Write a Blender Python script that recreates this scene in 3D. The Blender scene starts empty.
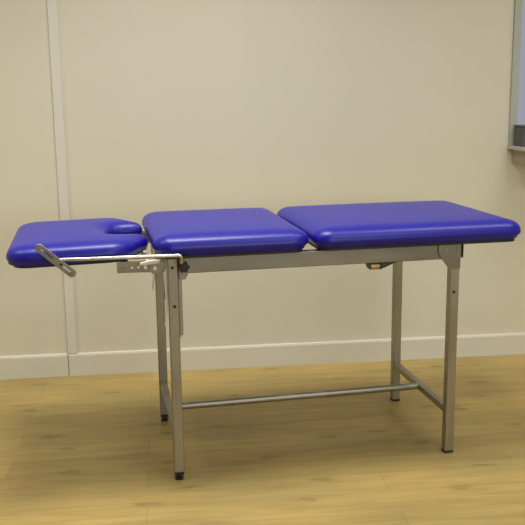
import bpy, bmesh, math
import numpy as np
from mathutils import Vector, Matrix
from mathutils.geometry import delaunay_2d_cdt

S = bpy.context.scene
COL = S.collection
W, L = 0.538, 0.981          # leg spacing across / along the table

# ------------------------------------------------------------ materials
def mat(name, color, rough=.5, metal=0., coat=0., spec=.5, coat_rough=.15):
    m = bpy.data.materials.new(name); m.use_nodes = True
    b = m.node_tree.nodes['Principled BSDF']
    b.inputs['Base Color'].default_value = (*color, 1)
    b.inputs['Roughness'].default_value = rough
    b.inputs['Metallic'].default_value = metal
    b.inputs['Coat Weight'].default_value = coat
    b.inputs['Coat Roughness'].default_value = coat_rough
    b.inputs['Specular IOR Level'].default_value = spec
    return m

def noisy(m, scale, amount, stretch=(1, 1, 1), bump=0., bump_scale=None, rough_var=0.):
    """mottle the base colour a little and add bump, all in object coordinates"""
    nt = m.node_tree; N = nt.nodes; K = nt.links
    b = N['Principled BSDF']; col = tuple(b.inputs['Base Color'].default_value)
    tc = N.new('ShaderNodeTexCoord'); mp = N.new('ShaderNodeMapping')
    mp.inputs['Scale'].default_value = stretch
    K.new(tc.outputs['Object'], mp.inputs['Vector'])
    n = N.new('ShaderNodeTexNoise'); n.inputs['Scale'].default_value = scale
    n.inputs['Detail'].default_value = 4
    K.new(mp.outputs['Vector'], n.inputs['Vector'])
    r = N.new('ShaderNodeValToRGB')
    r.color_ramp.elements[0].position = .3; r.color_ramp.elements[1].position = .7
    r.color_ramp.elements[0].color = tuple(c * (1 - amount) for c in col[:3]) + (1,)
    r.color_ramp.elements[1].color = tuple(min(1, c * (1 + amount)) for c in col[:3]) + (1,)
    K.new(n.outputs['Fac'], r.inputs['Fac']); K.new(r.outputs['Color'], b.inputs['Base Color'])
    if rough_var:
        mr = N.new('ShaderNodeMapRange'); r0 = b.inputs['Roughness'].default_value
        mr.inputs['To Min'].default_value = r0 - rough_var; mr.inputs['To Max'].default_value = r0 + rough_var
        K.new(n.outputs['Fac'], mr.inputs['Value']); K.new(mr.outputs['Result'], b.inputs['Roughness'])
    if bump:
        n2 = N.new('ShaderNodeTexNoise'); n2.inputs['Scale'].default_value = bump_scale or scale * 6
        n2.inputs['Detail'].default_value = 6
        K.new(tc.outputs['Object'], n2.inputs['Vector'])
        bp = N.new('ShaderNodeBump'); bp.inputs['Strength'].default_value = bump
        bp.inputs['Distance'].default_value = .002
        K.new(n2.outputs['Fac'], bp.inputs['Height']); K.new(bp.outputs['Normal'], b.inputs['Normal'])
    return m

M_wall = noisy(mat('painted_wall', (.68, .65, .525), .75), 1.6, .025, bump=.12, bump_scale=90)
M_dark = noisy(mat('brown_wall', (.16, .14, .11), .8), 3, .05)
M_trim = noisy(mat('painted_trim', (.68, .655, .56), .5), 3, .02)
M_strip = noisy(mat('strip_paint', (.69, .67, .60), .5), 3, .02)
M_ceil = noisy(mat('ceiling_paint', (.75, .72, .62), .9), 3, .02)
M_vinyl = noisy(mat('blue_vinyl', (.005, .003, .28), .40, 0, .16, .40, .32), 5, .06, bump=.10, bump_scale=420)
M_board = noisy(mat('black_board', (.012, .011, .014), .6), 10, .1)
M_steel = noisy(mat('satin_steel', (.35, .332, .275), .42, .85), 14, .12, (1, 1, .3), rough_var=.06)
M_rail = noisy(mat('galvanised_rail', (.25, .245, .20), .42, .85), 14, .12, (.3, 1, 1), rough_var=.06)
M_zinc = noisy(mat('zinc_plate', (.29, .275, .22), .45, .8), 40, .2, rough_var=.08)
M_chrome = noisy(mat('bright_chrome', (.50, .49, .465), .25, 1), 30, .04)
M_light = noisy(mat('bright_fitting', (.80, .76, .66), .35, .3), 30, .04)
M_black = noisy(mat('black_plastic', (.012, .012, .013), .45), 40, .15)
M_bolt = noisy(mat('dark_bolt', (.06, .055, .05), .4, .6), 60, .15)
M_brass = noisy(mat('bronze_fitting', (.42, .29, .13), .4, .6), 60, .2)
M_frame = noisy(mat('window_frame_paint', (.42, .44, .38), .4), 8, .03)
M_gask = noisy(mat('window_gasket', (.16, .165, .155), .6), 20, .05)
M_sill = noisy(mat('sill_board', (.36, .31, .24), .45), 12, .08, (.3, 1, 1))
M_silltop = noisy(mat('sill_laminate', (.50, .47, .42), .3), 12, .04)
M_box = noisy(mat('grey_box', (.075, .08, .083), .5), 20, .1)

def floor_mat():
    m = mat('oak_planks', (.5, .4, .2), .42, 0, 0, .4)
    nt = m.node_tree; N = nt.nodes; K = nt.links; b = N['Principled BSDF']
    tc = N.new('ShaderNodeTexCoord')
    br = N.new('ShaderNodeTexBrick')
    br.offset = .38; br.offset_frequency = 2; br.squash = 1
    br.inputs['Scale'].default_value = 1
    br.inputs['Brick Width'].default_value = 1.28; br.inputs['Row Height'].default_value = .135
    br.inputs['Mortar Size'].default_value = .0011; br.inputs['Mortar Smooth'].default_value = .3
    br.inputs['Bias'].default_value = 0
    br.inputs['Color1'].default_value = (.46, .335, .110, 1)
    br.inputs['Color2'].default_value = (.40, .292, .098, 1)
    br.inputs['Mortar'].default_value = (.27, .20, .08, 1)
    K.new(tc.outputs['Object'], br.inputs['Vector'])
    # grain along the plank
    mp = N.new('ShaderNodeMapping'); mp.inputs['Scale'].default_value = (.9, 9, 1)
    K.new(tc.outputs['Object'], mp.inputs['Vector'])
    g = N.new('ShaderNodeTexNoise'); g.inputs['Scale'].default_value = 3.4
    g.inputs['Detail'].default_value = 8; g.inputs['Roughness'].default_value = .62; g.inputs['Distortion'].default_value = .6
    K.new(mp.outputs['Vector'], g.inputs['Vector'])
    gr = N.new('ShaderNodeValToRGB')
    gr.color_ramp.elements[0].position = .32; gr.color_ramp.elements[0].color = (.80, .785, .75, 1)
    gr.color_ramp.elements[1].position = .66; gr.color_ramp.elements[1].color = (1.06, 1.06, 1.06, 1)
    K.new(g.outputs['Fac'], gr.inputs['Fac'])
    mx = N.new('ShaderNodeMix'); mx.data_type = 'RGBA'; mx.blend_type = 'MULTIPLY'; mx.inputs['Factor'].default_value = 1
    K.new(br.outputs['Color'], mx.inputs['A']); K.new(gr.outputs['Color'], mx.inputs['B'])
    # knots: sparse dark oval spots
    mp2 = N.new('ShaderNodeMapping'); mp2.inputs['Scale'].default_value = (1.5, 4.2, 1)
    mp2.inputs['Location'].default_value = (.35, .2, 0)
    K.new(tc.outputs['Object'], mp2.inputs['Vector'])
    dn = N.new('ShaderNodeTexNoise'); dn.inputs['Scale'].default_value = 9; dn.inputs['Detail'].default_value = 3
    K.new(mp2.outputs['Vector'], dn.inputs['Vector'])
    ad = N.new('ShaderNodeMix'); ad.data_type = 'RGBA'; ad.blend_type = 'LINEAR_LIGHT'; ad.inputs['Factor'].default_value = .10
    K.new(mp2.outputs['Vector'], ad.inputs['A']); K.new(dn.outputs['Color'], ad.inputs['B'])
    vo = N.new('ShaderNodeTexVoronoi'); vo.inputs['Scale'].default_value = 1.35
    vo.voronoi_dimensions = '2D'
    K.new(ad.outputs['Result'], vo.inputs['Vector'])
    kr = N.new('ShaderNodeValToRGB')
    kr.color_ramp.elements[0].position = .03; kr.color_ramp.elements[0].color = (.50, .46, .42, 1)
    kr.color_ramp.elements[1].position = .115; kr.color_ramp.elements[1].color = (1, 1, 1, 1)
    K.new(vo.outputs['Distance'], kr.inputs['Fac'])
    mk = N.new('ShaderNodeMix'); mk.data_type = 'RGBA'; mk.blend_type = 'MULTIPLY'; mk.inputs['Factor'].default_value = .6
    K.new(mx.outputs['Result'], mk.inputs['A']); K.new(kr.outputs['Color'], mk.inputs['B'])
    # broad grey wear
    wn = N.new('ShaderNodeTexNoise'); wn.inputs['Scale'].default_value = 2.2; wn.inputs['Detail'].default_value = 3
    mp3 = N.new('ShaderNodeMapping'); mp3.inputs['Scale'].default_value = (.7, 1.8, 1)
    K.new(tc.outputs['Object'], mp3.inputs['Vector']); K.new(mp3.outputs['Vector'], wn.inputs['Vector'])
    wr = N.new('ShaderNodeValToRGB')
    wr.color_ramp.elements[0].position = .38; wr.color_ramp.elements[0].color = (.86, .88, .92, 1)
    wr.color_ramp.elements[1].position = .62; wr.color_ramp.elements[1].color = (1.04, 1.02, 1.0, 1)
    K.new(wn.outputs['Fac'], wr.inputs['Fac'])
    mw = N.new('ShaderNodeMix'); mw.data_type = 'RGBA'; mw.blend_type = 'MULTIPLY'; mw.inputs['Factor'].default_value = 1
    K.new(mk.outputs['Result'], mw.inputs['A']); K.new(wr.outputs['Color'], mw.inputs['B'])
    K.new(mw.outputs['Result'], b.inputs['Base Color'])
    bp = N.new('ShaderNodeBump'); bp.inputs['Strength'].default_value = .15; bp.inputs['Distance'].default_value = .002
    K.new(g.outputs['Fac'], bp.inputs['Height']); K.new(bp.outputs['Normal'], b.inputs['Normal'])
    return m
M_floor = floor_mat()

def glass_mat():
    m = mat('window_glass', (.9, .92, 1.0), .02)
    b = m.node_tree.nodes['Principled BSDF']
    b.inputs['Transmission Weight'].default_value = 1; b.inputs['IOR'].default_value = 1.0
    return m
M_glass = glass_mat()

# ------------------------------------------------------------ mesh helpers
def obj(name, bm, m, parent=None, smooth=False, bevel=0., angle=35):
    bmesh.ops.recalc_face_normals(bm, faces=bm.faces)
    me = bpy.data.meshes.new(name); bm.to_mesh(me); bm.free()
    me.materials.append(m)
    o = bpy.data.objects.new(name, me); COL.objects.link(o)
    if parent: o.parent = parent
    if smooth or bevel:
        for p in me.polygons: p.use_smooth = True
    if bevel:
        md = o.modifiers.new('bevel', 'BEVEL'); md.width = bevel; md.segments = 2
        md.limit_method = 'ANGLE'; md.angle_limit = math.radians(40); md.harden_normals = True
    elif smooth and angle < 180:
        me.set_sharp_from_angle(angle=math.radians(angle))
    return o

def box(bm, x0, x1, y0, y1, z0, z1, mtx=None):
    vs = [bm.verts.new((x, y, z)) for x in (x0, x1) for y in (y0, y1) for z in (z0, z1)]
    for f in ((0,1,3,2), (4,6,7,5), (0,4,5,1), (2,3,7,6), (0,2,6,4), (1,5,7,3)):
        bm.faces.new([vs[i] for i in f])
    if mtx is not None: bmesh.ops.transform(bm, matrix=mtx, verts=vs)
    return vs

def tube(bm, pts, r, seg=20):
    """round bar swept along a polyline"""
    pts = [Vector(p) for p in pts]; rings = []
    up = None
    for i, p in enumerate(pts):
        a = pts[max(i-1, 0)]; b = pts[min(i+1, len(pts)-1)]
        t = (b - a).normalized()
        if up is None:
            up = Vector((0, 0, 1)) if abs(t.z) < .9 else Vector((0, 1, 0))
        s = t.cross(up).normalized(); up = s.cross(t).normalized()
        rings.append([bm.verts.new(p + r*(math.cos(k*2*math.pi/seg)*s + math.sin(k*2*math.pi/seg)*up)) for k in range(seg)])
    for A, B in zip(rings, rings[1:]):
        for k in range(seg):
            bm.faces.new((A[k], A[(k+1) % seg], B[(k+1) % seg], B[k]))
    bm.faces.new(rings[0]); bm.faces.new(rings[-1])

def prism(bm, poly, y0, y1, mtx=None):
    """polygon in x,z extruded along y"""
    a = [bm.verts.new((x, y0, z)) for x, z in poly]; b = [bm.verts.new((x, y1, z)) for x, z in poly]
    n = len(poly); bm.faces.new(a); bm.faces.new(b[::-1])
    for i in range(n): bm.faces.new((a[i], a[(i+1) % n], b[(i+1) % n], b[i]))
    if mtx is not None: bmesh.ops.transform(bm, matrix=mtx, verts=a+b)

def ring_plate(bm, outer, holes, y0, y1):
    """x,z plate with real holes"""
    co = []; ed = []
    def loop(l):
        s = len(co); co.extend(Vector(p) for p in l)
        ed.extend((s+i, s+(i+1) % len(l)) for i in range(len(l)))
    loop(outer)
    for h in holes: loop(h)
    v, e, f, *_ = delaunay_2d_cdt(co, ed, [], 2, 1e-6)
    def inside(p, l):
        c = False
        for i in range(len(l)):
            (x1, z1), (x2, z2) = l[i], l[i-1]
            if (z1 > p[1]) != (z2 > p[1]) and p[0] < (x2-x1)*(p[1]-z1)/(z2-z1)+x1: c = not c
        return c
    A = [bm.verts.new((p.x, y0, p.y)) for p in v]; B = [bm.verts.new((p.x, y1, p.y)) for p in v]
    used = {}
    for t in f:
        c = sum((v[i] for i in t), Vector((0, 0))) / len(t)
        if any(inside(c, h) for h in holes): continue
        bm.faces.new([A[i] for i in t]); bm.faces.new([B[i] for i in reversed(t)])
        for i in range(len(t)):
            k = (t[i], t[(i+1) % len(t)]); used[k] = 1
    for (i, j) in used:
        if (j, i) not in used: bm.faces.new((A[i], A[j], B[j], B[i]))
    loose = [x for x in A+B if not x.link_faces]
    bmesh.ops.delete(bm, geom=loose, context='VERTS')

def circ(cx, cz, r, n=20, a0=0, a1=2*math.pi, end=False):
    return [(cx + r*math.cos(a0+(a1-a0)*k/n), cz + r*math.sin(a0+(a1-a0)*k/n)) for k in range(n + (1 if end else 0))]

def disc(bm, cx, cz, r, y0, y1, n=20): prism(bm, circ(cx, cz, r, n), y0, y1)

def structure(o): o['kind'] = 'structure'; return o

# ------------------------------------------------------------ the room (turned slightly against the table)
RM = Matrix.Translation((0, 1.16742, 0)) @ Matrix.Rotation(math.atan(-.09115), 4, 'Z')
X0, X1, YF, ZC = -2.6, 3.6, -5.6, 3.0
WX0, WX1, WZ0, WZ1 = 1.722, 2.90, 1.035, 2.15      # window opening, along the wall

def room(name, bm, m, **k):
    o = obj(name, bm, m, **k); o.matrix_world = RM; return structure(o)

bm = bmesh.new(); box(bm, X0-.15, X1+.15, YF-.15, .15, -.12, 0); room('floor', bm, M_floor)
bm = bmesh.new(); box(bm, X0-.15, X1+.15, YF-.15, .15, ZC, ZC+.12); room('ceiling', bm, M_ceil)
bm = bmesh.new()
box(bm, X0, WX0, 0, .15, 0, ZC); box(bm, WX1, X1, 0, .15, 0, ZC)
box(bm, WX0, WX1, 0, .15, 0, WZ0); box(bm, WX0, WX1, 0, .15, WZ1, ZC)
room('wall_back', bm, M_wall)
bm = bmesh.new(); box(bm, X0-.15, X0, YF, .15, 0, ZC); room('wall_left', bm, M_wall)
bm = bmesh.new(); box(bm, X1, X1+.15, YF, .15, 0, ZC); room('wall_right', bm, M_wall)
bm = bmesh.new(); box(bm, X0, X1, YF-.15, YF, 0, ZC); room('wall_front', bm, M_dark)

def skirting(name, x0, x1):
    bm = bmesh.new()
    prof = [(0, 0), (-.014, 0), (-.014, .098), (-.011, .106), (-.006, .108), (0, .108)]
    a = [bm.verts.new((x0, y, z)) for y, z in prof]; b = [bm.verts.new((x1, y, z)) for y, z in prof]
    bm.faces.new(a); bm.faces.new(b[::-1])
    for i in range(len(prof)): j = (i+1) % len(prof); bm.faces.new((a[i], a[j], b[j], b[i]))
    room(name, bm, M_trim)
skirting('baseboard_back', X0, -.3885)
skirting('baseboard_back', -.3845, X1)
# painted cover strip up the wall above the joint
bm = bmesh.new(); box(bm, -.386, -.343, -.012, 0, .108, ZC); room('trim_1', bm, M_strip, bevel=.002)

# window
bm = bmesh.new()
fw = .022
box(bm, WX0-.012, WX0+fw, -.014, .10, WZ0, WZ1); box(bm, WX1-fw, WX1+.012, -.014, .10, WZ0, WZ1)
box(bm, WX0+fw, WX1-fw, -.014, .10, WZ1-fw, WZ1+.012); box(bm, WX0+fw, WX1-fw, .0, .10, WZ0, WZ0+fw)
win = room('window_1', bm, M_frame)
def wpart(name, bm, m, **k):
    o = obj(name, bm, m, parent=win, **k); return o
bm = bmesh.new(); g = .012; a, b_ = WX0+fw, WX1-fw; c, d = WZ0+fw, WZ1-fw
box(bm, a, a+g, .02, .05, c, d); box(bm, b_-g, b_, .02, .05, c, d)
box(bm, a+g, b_-g, .02, .05, c, c+g); box(bm, a+g, b_-g, .02, .05, d-g, d)
wpart('gasket', bm, M_gask)
bm = bmesh.new(); box(bm, a+g, b_-g, .032, .038, c+g, d-g); wpart('pane', bm, M_glass)
bm = bmesh.new(); box(bm, WX0-.016, WX1+.02, -.21, -.0005, 1.018, 1.034); wpart('sill_top', bm, M_silltop, bevel=.002)
bm = bmesh.new(); box(bm, WX0+.008, WX1, -.20, -.0005, .956, 1.0175); wpart('sill_apron', bm, M_sill, bevel=.002)

# small dark box standing on the sill
bm = bmesh.new(); box(bm, 0, .17, 0, .10, 0, .088)
bx = obj('storage_box', bm, M_box, bevel=.004)
bx.matrix_world = RM @ Matrix.Translation((1.727, -.125, 1.0345))
bx['label'] = 'small dark grey box standing on the window sill at the right edge'; bx['category'] = 'box'
bm = bmesh.new(); box(bm, -.002, .172, -.002, .102, .088, .096); ld = obj('lid', bm, M_box, parent=bx, bevel=.002)

# ------------------------------------------------------------ the table
T = bpy.data.objects.new('examination_table', None); COL.objects.link(T)
T['label'] = 'blue padded folding examination table on steel legs standing on the wooden floor'
T['category'] = 'examination table'

RZ0, RZ1 = .720, .7735
def arc(cx, cy, r, a0, a1, n=10):
    return [(cx + r*math.cos(math.radians(a0+(a1-a0)*k/n)), cy + r*math.sin(math.radians(a0+(a1-a0)*k/n))) for k in range(n+1)]

def rrect(x0, x1, y0, y1, r, rl=None):
    rl = rl or r
    return (arc(x0+rl, y0+rl, rl, 180, 270) + arc(x1-r, y0+r, r, 270, 360)
            + arc(x1-r, y1-r, r, 0, 90) + arc(x0+rl, y1-rl, rl, 90, 180))

def resample(P, step=.012):
    out = []
    for i in range(len(P)):
        a = Vector(P[i]); b = Vector(P[(i+1) % len(P)]); d = (b-a).length
        if d < 1e-6: continue
        n = max(1, int(round(d/step)))
        out += [a + (b-a)*k/n for k in range(n)]
    return out

def offset(P, d):
    n = len(P); out = []
    for i in range(n):
        t1 = (P[i]-P[i-1]).normalized(); t2 = (P[(i+1) % n]-P[i]).normalized()
        n1 = Vector((-t1.y, t1.x)); n2 = Vector((-t2.y, t2.x))
        b = (n1+n2); b = b / max(.5, b.length_squared/2)
        out.append(P[i] + b*d)
    return out

def cushion(name, outline, z0, th, crown, parent, under=1.0):
    """padded board: side drawn in underneath, widest part high up, soft rounded top edge.
    Top height follows the distance to the outline, so lobes of any width close smoothly."""
    P = resample(outline)
    side = [(.028, 0), (.017, .0005), (.013, .004), (.0095, .011), (.0045, .0155), (.0010, .020), (0, .024)]
    top = [(0, .024), (.0008, .030), (.0025, .0370), (.0060, .0445), (.0115, .0510), (.019, .0562), (.029, .0600), (.042, .0630), (.060, .0650), (.08, .0657), (.11, .066)]
    s = th/.066
    di = np.array([a for a, b in top]); hi = np.array([b for a, b in top])
    px = np.array([(p.x, p.y) for p in P]); qx = np.roll(px, -1, 0); ex = qx-px; el = (ex**2).sum(1)
    def dists(X):
        X = np.asarray(X); out = np.empty(len(X))
        for k in range(0, len(X), 2000):
            d = X[k:k+2000, None, :]-px[None]
            t = np.clip((d*ex).sum(2)/el, 0, 1)
            out[k:k+2000] = np.sqrt(((d-t[..., None]*ex)**2).sum(2)).min(1)
        return out
    cx, cy = (px.min(0)+px.max(0))/2; hx, hy = (px.max(0)-px.min(0))/2
    def topz(X):
        d = dists(X); X = np.asarray(X)
        u = np.clip(abs(X[:, 0]-cx)/hx, 0, 1); v = np.clip(abs(X[:, 1]-cy)/hy, 0, 1)
        return z0 + np.interp(d, di, hi)*s + crown*(1-u**4)*(1-v**4)*np.clip(d/.05, 0, 1)
    bm = bmesh.new(); loops = []; n = len(P)
    for ins, h in side:
        Q = offset(P, ins*under); loops.append([bm.verts.new((q.x, q.y, z0+h*s)) for q in Q])
    for ins in (.0008, .0025, .006, .0105):
        Q = offset(P, ins); zz = topz([(q.x, q.y) for q in Q])
        loops.append([bm.verts.new((q.x, q.y, z)) for q, z in zip(Q, zz)]); last = Q
    for A, B in zip(loops, loops[1:]):
        for k in range(n): bm.faces.new((A[k], A[(k+1) % n], B[(k+1) % n], B[k]))
    bm.faces.new(loops[0])
    g = .0075; G = [(x, y) for x in np.arange(px[:, 0].min(), px[:, 0].max(), g) for y in np.arange(px[:, 1].min(), px[:, 1].max(), g)]
    G = np.array(G); lx = np.array([(q.x, q.y) for q in last])
    def inside(X, l):
        c = np.zeros(len(X), bool); m = np.roll(l, 1, 0)
        for (ax, ay), (bx_, by) in zip(l, m):
            if ay == by: continue
            hit = ((ay > X[:, 1]) != (by > X[:, 1])) & (X[:, 0] < (bx_-ax)*(X[:, 1]-ay)/(by-ay)+ax); c ^= hit
        return c
    G = G[inside(G, lx)]; G = G[dists(G) > .0145]
    pts = [Vector(q) for q in last] + [Vector(q) for q in G]
    v, _, f, ov, *_r = delaunay_2d_cdt(pts, [(i, (i+1) % n) for i in range(n)], [], 2, 1e-7)
    zz = topz([(p.x, p.y) for p in v]); mp = {}
    for i, p in enumerate(v):
        o_ = ov[i][0] if ov[i] else None
        mp[i] = loops[-1][o_] if (o_ is not None and o_ < n) else bm.verts.new((p.x, p.y, zz[i]))
    C_ = np.array([((v[t[0]].x+v[t[1]].x+v[t[2]].x)/3, (v[t[0]].y+v[t[1]].y+v[t[2]].y)/3) for t in f])
    for t, ok in zip(f, inside(C_, lx)):
        if ok:
            try: bm.faces.new([mp[i] for i in t])
            except ValueError: pass
    o = obj(name, bm, M_vinyl, parent=parent, smooth=True, angle=80)
    # dark board underneath
    bb = bmesh.new(); Q = offset(P, .020)
    a = [bb.verts.new((q.x, q.y, z0-.0092)) for q in Q]; b = [bb.verts.new((q.x, q.y, z0-.0004)) for q in Q]
    bb.faces.new(a); bb.faces.new(b[::-1])
    for i in range(n): bb.faces.new((a[i], a[(i+1) % n], b[(i+1) % n], b[i]))
    obj('base_board', bb, M_board, parent=o, smooth=True)
    return o

YC = W/2
PZ = RZ1 + .0098
cushion('middle_cushion', rrect(-.060, .457, YC-.325, YC+.325, .060), PZ, .066, .005, T)
cushion('foot_cushion', rrect(.470, 1.226, YC-.325, YC+.325, .060), PZ, .066, .005, T)
# head cushion with a face notch open towards the middle cushion
hx0, hw = -.520, .300
half = [(-.24, .300), (-.195, .299), (-.160, .288), (-.130, .262), (-.108, .222), (-.088, .180), (-.069, .146), (-.069, .124),
        (-.094, .112), (-.122, .108), (-.150, .104), (-.176, .088), (-.193, .050), (-.198, 0)]
def spline(C):
    out = []
    for i in range(len(C)-1):
        p0, p1, p2, p3 = (Vector(C[max(i-1, 0)]), Vector(C[i]), Vector(C[i+1]), Vector(C[min(i+2, len(C)-1)]))
        for k in range(5):
            t = k/5
            out.append(.5*((2*p1)+(p2-p0)*t+(2*p0-5*p1+4*p2-p3)*t*t+(3*p1-p0-3*p2+p3)*t**3))
    return out
sp = spline(half + [(x, -y) for x, y in half[-2::-1]])
out = arc(hx0+.075, YC-hw+.075, .075, 180, 270)
out += [(p.x, YC-p.y) for p in sp] + [(-.24, YC+.300)]
out += arc(hx0+.075, YC+hw-.075, .075, 90, 180)
head = cushion('head_cushion', out, 0, .060, .003, T, under=.35)
HT = math.radians(-1.0)                  # hangs a touch lower at its outer end
head.matrix_local = Matrix.Translation((-.06, 0, PZ-.004)) @ Matrix.Rotation(HT, 4, 'Y') @ Matrix.Translation((.06, 0, 0))

# rails
for s, y in ((-1, 0.0), (1, W)):
    bm = bmesh.new(); box(bm, .0175 if s < 0 else .0175, 1.004, y-.0145, y+.0145, RZ0, RZ1)
    r = obj('side_rail', bm, M_rail, parent=T, bevel=.003)
    bm = bmesh.new(); box(bm, 1.0045, 1.0085, y-.019, y+.017, RZ0+.004, RZ1); obj('end_cap', bm, M_bolt, parent=r, bevel=.001)
for x in (.06, .90):
    bm = bmesh.new(); box(bm, x-.015, x+.015, .015, W-.015, RZ0+.015, RZ1-.001); obj('cross_rail', bm, M_steel, parent=T, bevel=.002)

# legs
HLW = .0165
ZS = .158
for (x, y, left) in ((0, 0, True), (0, W, True), (L, 0, False), (L, W, False)):
    bm = bmesh.new()
    z0 = .030 if left else .008
    box(bm, x-HLW, x+HLW, y-HLW, y+HLW, z0, RZ1-.002 if left else RZ0-.0005)
    lg = obj('leg', bm, M_steel, parent=T, bevel=.003)
    bm = bmesh.new()
    if left:
        box(bm, x-.0155, x+.0155, y-.0155, y+.0155, .020, .030)
        tube(bm, [(x, y, .010), (x, y, .021)], .006)
        tube(bm, [(x, y, .0005), (x, y, .004), (x, y, .011)], .0145)
        obj('levelling_foot', bm, M_black, parent=lg, bevel=.001)
    else:
        box(bm, x-.0168, x+.0168, y-.0168, y+.0168, .0005, .0095)
        obj('end_cap', bm, M_black, parent=lg, bevel=.002)
    s = -1 if y == 0 else 1
    yb = y + s*HLW
    for (hx, hz) in (((.002, .612), (-.002, .742)) if left else ((-.003, .602),)):
        bm = bmesh.new(); disc(bm, x+hx, hz, .0055, min(yb, yb+s*.003), max(yb, yb+s*.003), 12)
        obj('bolt', bm, M_bolt, parent=lg, smooth=True)

# gusset plates on the right legs (outer faces)
for s, y in ((-1, 0), (1, W)):
    bm = bmesh.new()
    poly = [(L-.066, RZ1-.002), (L-.066, .746), (L-.060, .732), (L-.030, .692), (L-.024, .686),
            (L+.0165, .686), (L+.0165, RZ1-.002)]
    a = y+s*.0168; b = y+s*.0205
    prism(bm, poly, min(a, b), max(a, b))
    g = obj('gusset_plate', bm, M_rail, parent=T, bevel=.001)
    for px, pz in ((L-.040, .755), (L+.004, .755)):
        bm = bmesh.new(); a = y+s*.0206; b = y+s*.0235
        disc(bm, px, pz, .005, min(a, b), max(a, b), 12); obj('bolt', bm, M_zinc, parent=g, smooth=True)

# lower cross bars and the long stretcher
for x in (0, L):
    bm = bmesh.new(); box(bm, x-.0125, x+.0125, HLW+.0003, W-HLW-.0003, ZS-.012, ZS+.012)
    obj('cross_bar', bm, M_steel, parent=T, bevel=.0025)
bm = bmesh.new(); tube(bm, [(.013, YC, ZS), (L/2, YC, ZS), (L-.013, YC, ZS)], .0135, 24)
obj('stretcher', bm, M_steel, parent=T, smooth=True)

# ---- hinge fittings at the head end
for s, y in ((-1, 0), (1, W)):
    def yy(a, b): a, b = y+s*a, y+s*b; return min(a, b), max(a, b)
    # slotted arm plate carrying the head cushion
    bm = bmesh.new()
    ring_plate(bm, [(-.178, .733), (-.178, .769), (-.10, .768), (-.028, .764), (-.020, .745), (-.028, .728), (-.09, .731)],
               [circ(-.160, .748, .004, 10), circ(-.130, .748, .0045, 10), circ(-.110, .748, .0045, 10)], *yy(.010, .0135))
    ap = obj('head_arm_plate', bm, M_zinc, parent=T)
    bm = bmesh.new(); disc(bm, -.058, .744, .019, *yy(.0138, .019), 24); hd = obj('hinge_disc', bm, M_zinc, parent=T, smooth=True)
    bm = bmesh.new(); disc(bm, -.058, .744, .007, *yy(.0193, .024), 6); obj('hinge_bolt', bm, M_light, parent=hd)
    bm = bmesh.new(); disc(bm, -.088, .747, .006, *yy(.0138, .019), 6); obj('bolt', bm, M_light, parent=ap)
    # bright lug above the hinge
    bm = bmesh.new()
    prism(bm, [(-.108, .757), (-.106, .766), (-.062, .7745), (-.040, .773), (-.046, .762)], *yy(.0225, .034))
    obj('lug', bm, M_light, parent=T, bevel=.002)
    # straps either side of the leg tops
    bm = bmesh.new()
    prism(bm, [(-.030, .735), (-.021, .735), (-.018, .600), (-.026, .535), (-.031, .545), (-.024, .60)], *yy(-.004, -.001))
    obj('stay_strap', bm, M_light, parent=T)
    bm = bmesh.new()
    box(bm, .0175, .0205, *yy(-.016, .012), .505, .719); box(bm, .0205, .031, *yy(-.016, -.013), .505, .719)
    obj('stay_angle', bm, M_steel, parent=T)
# steel cross piece bridging the two arm plates, seen in the gap between the cushions
bm = bmesh.new(); box(bm, -.165, -.140, -.0095, W+.0095, .745, .7655); obj('cross_rail', bm, M_zinc, parent=T, bevel=.002)
bm = bmesh.new(); tube(bm, [(-.078, -.0095, .757), (-.078, W+.0095, .757)], .009, 16); obj('hinge_rod', bm, M_light, parent=T, smooth=True)

# ---- black lobed knob on the near side
bm = bmesh.new()
K = (.034, .746)
poly = []
for k in range(60):
    a = k*2*math.pi/60; r = .0165 + .0022*math.cos(6*a); poly.append((K[0]+r*math.cos(a), K[1]+r*math.sin(a)))
prism(bm, poly, -.046, -.026)
kn = obj('knob', bm, M_black, parent=T, bevel=.002)
bm = bmesh.new(); disc(bm, *K, .008, -.0258, -.0148, 16); obj('knob_stem', bm, M_bolt, parent=kn, smooth=True)
# bracket behind the knob
bm = bmesh.new(); prism(bm, [(.018, .772), (.052, .772), (.052, .728), (.040, .702), (.018, .702)], -.0210, -.0150)
obj('knob_plate', bm, M_zinc, parent=T)

# ---- chrome rod with its slotted end plate
def corner(pts, r=.012, n=6):
    out = [Vector(pts[0])]
    for i in range(1, len(pts)-1):
        p = Vector(pts[i]); a = (Vector(pts[i-1])-p).normalized(); b = (Vector(pts[i+1])-p).normalized()
        for k in range(n+1):
            t = k/n; out.append((p+a*r)*(1-t)**2 + p*2*t*(1-t) + (p+b*r)*t*t)
    out.append(Vector(pts[-1])); return out
bm = bmesh.new()
tube(bm, corner([(-.356, -.0640, .795), (.030, -.0640, .787), (.030, -.0640, .774)], .008)[:1] +
         corner([(-.356, -.0640, .796), (.024, -.0640, .790), (.024, -.0640, .764), (.024, -.0215, .764)], .010)[1:], .0062, 16)
rod = obj('handle_rod', bm, M_chrome, parent=T, smooth=True, angle=60)
# stadium plate, turned in the x,z plane, with two slots
LN, HWD = .150, .0125
def stad(x0, x1, r, n=10): return circ(x1, 0, r, n, -math.pi/2, math.pi/2, True) + circ(x0, 0, r, n, math.pi/2, 3*math.pi/2, True)
bm = bmesh.new()
ring_plate(bm, stad(-LN/2+HWD, LN/2-HWD, HWD), [stad(-.056, -.016, .0026), stad(.018, .056, .0030)], -.006, .006)
hp = obj('handle_plate', bm, M_zinc, parent=rod, bevel=.0012)
hp.matrix_local = Matrix.Translation((-.364, -.0720, .795)) @ Matrix.Rotation(math.radians(42), 4, 'Y')

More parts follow.
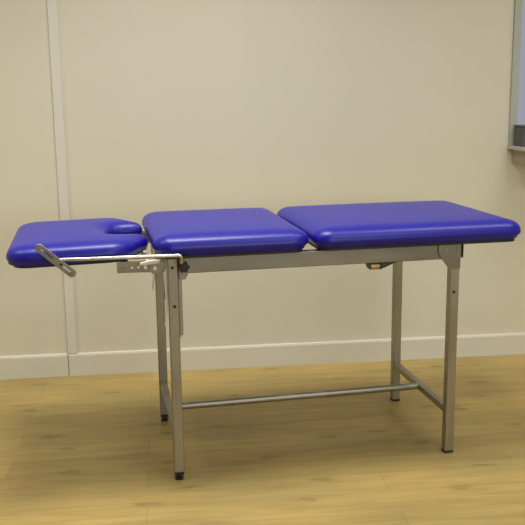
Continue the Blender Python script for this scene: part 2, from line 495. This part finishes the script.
# ---- catch under the near rail
def catch():
    bm = bmesh.new(); tube(bm, [(.676, .0, .706), (.706, .0, .706)], .0115, 16)
    c = obj('catch', bm, M_brass, parent=T, smooth=True)
    bm = bmesh.new(); prism(bm, [(.660, .7195), (.668, .700), (.675, .697), (.675, .7195)], -.012, .012)
    obj('catch_bracket', bm, M_bolt, parent=c)
    bm = bmesh.new(); prism(bm, [(.707, .7195), (.707, .696), (.728, .704), (.765, .7195)], -.012, .012)
    obj('catch_bracket', bm, M_bolt, parent=c)
catch()

# ------------------------------------------------------------ light
def area(name, loc, sx, sy, power, color, spread=180):
    l = bpy.data.lights.new(name, 'AREA'); l.shape = 'RECTANGLE'; l.size = sx; l.size_y = sy
    l.energy = power; l.color = color; l.spread = math.radians(spread)
    o = bpy.data.objects.new(name, l); COL.objects.link(o); o.matrix_world = RM @ Matrix.Translation(loc)
    return o
NEUTRAL = (1, .985, .94)
for lx, pw in ((-1.75, 21), (.15, 32), (2.1, 15)):
    area('ceiling_lamp', (lx, -1.15, ZC-.03), 1.2, .6, pw, NEUTRAL, 112)
area('ceiling_lamp', (1.8, -3.3, ZC-.03), 1.2, .6, 26, NEUTRAL, 150)
stand_in = area('window_stand_in', (0, 0, 0), 2.4, 1.2, 58, (1, .99, .96))  # added soft light standing in for unseen windows behind the camera
stand_in.matrix_world = RM @ Matrix.Translation((1.6, YF+.06, 1.5)) @ Matrix.Rotation(math.pi/2, 4, 'X')

w = bpy.data.worlds.new('sky'); S.world = w; w.use_nodes = True
w.node_tree.nodes['Background'].inputs['Color'].default_value = (.62, .63, .70, 1)
w.node_tree.nodes['Background'].inputs['Strength'].default_value = .72

# ------------------------------------------------------------ camera
p, yw, r = .19968, .20419, -.01204
fwd = Vector((math.sin(yw)*math.cos(p), math.cos(yw)*math.cos(p), -math.sin(p)))
right = Vector((math.cos(yw), -math.sin(yw), 0)); up = right.cross(fwd)
Rr = right*math.cos(r) + up*math.sin(r); U = -right*math.sin(r) + up*math.cos(r)
cam = bpy.data.cameras.new('camera'); co = bpy.data.objects.new('camera', cam); COL.objects.link(co)
mw = Matrix((Rr, U, -fwd)).transposed().to_4x4(); mw.translation = (-.25776, -2.69236, 1.29645)
co.matrix_world = mw
cam.sensor_width = 36; cam.lens = 844.05*36/525; cam.clip_start = .05
S.camera = co

S.view_settings.view_transform = 'Standard'; S.view_settings.look = 'None'
S.view_settings.exposure = -0.33; S.view_settings.gamma = 1; S.view_settings.use_curve_mapping = False
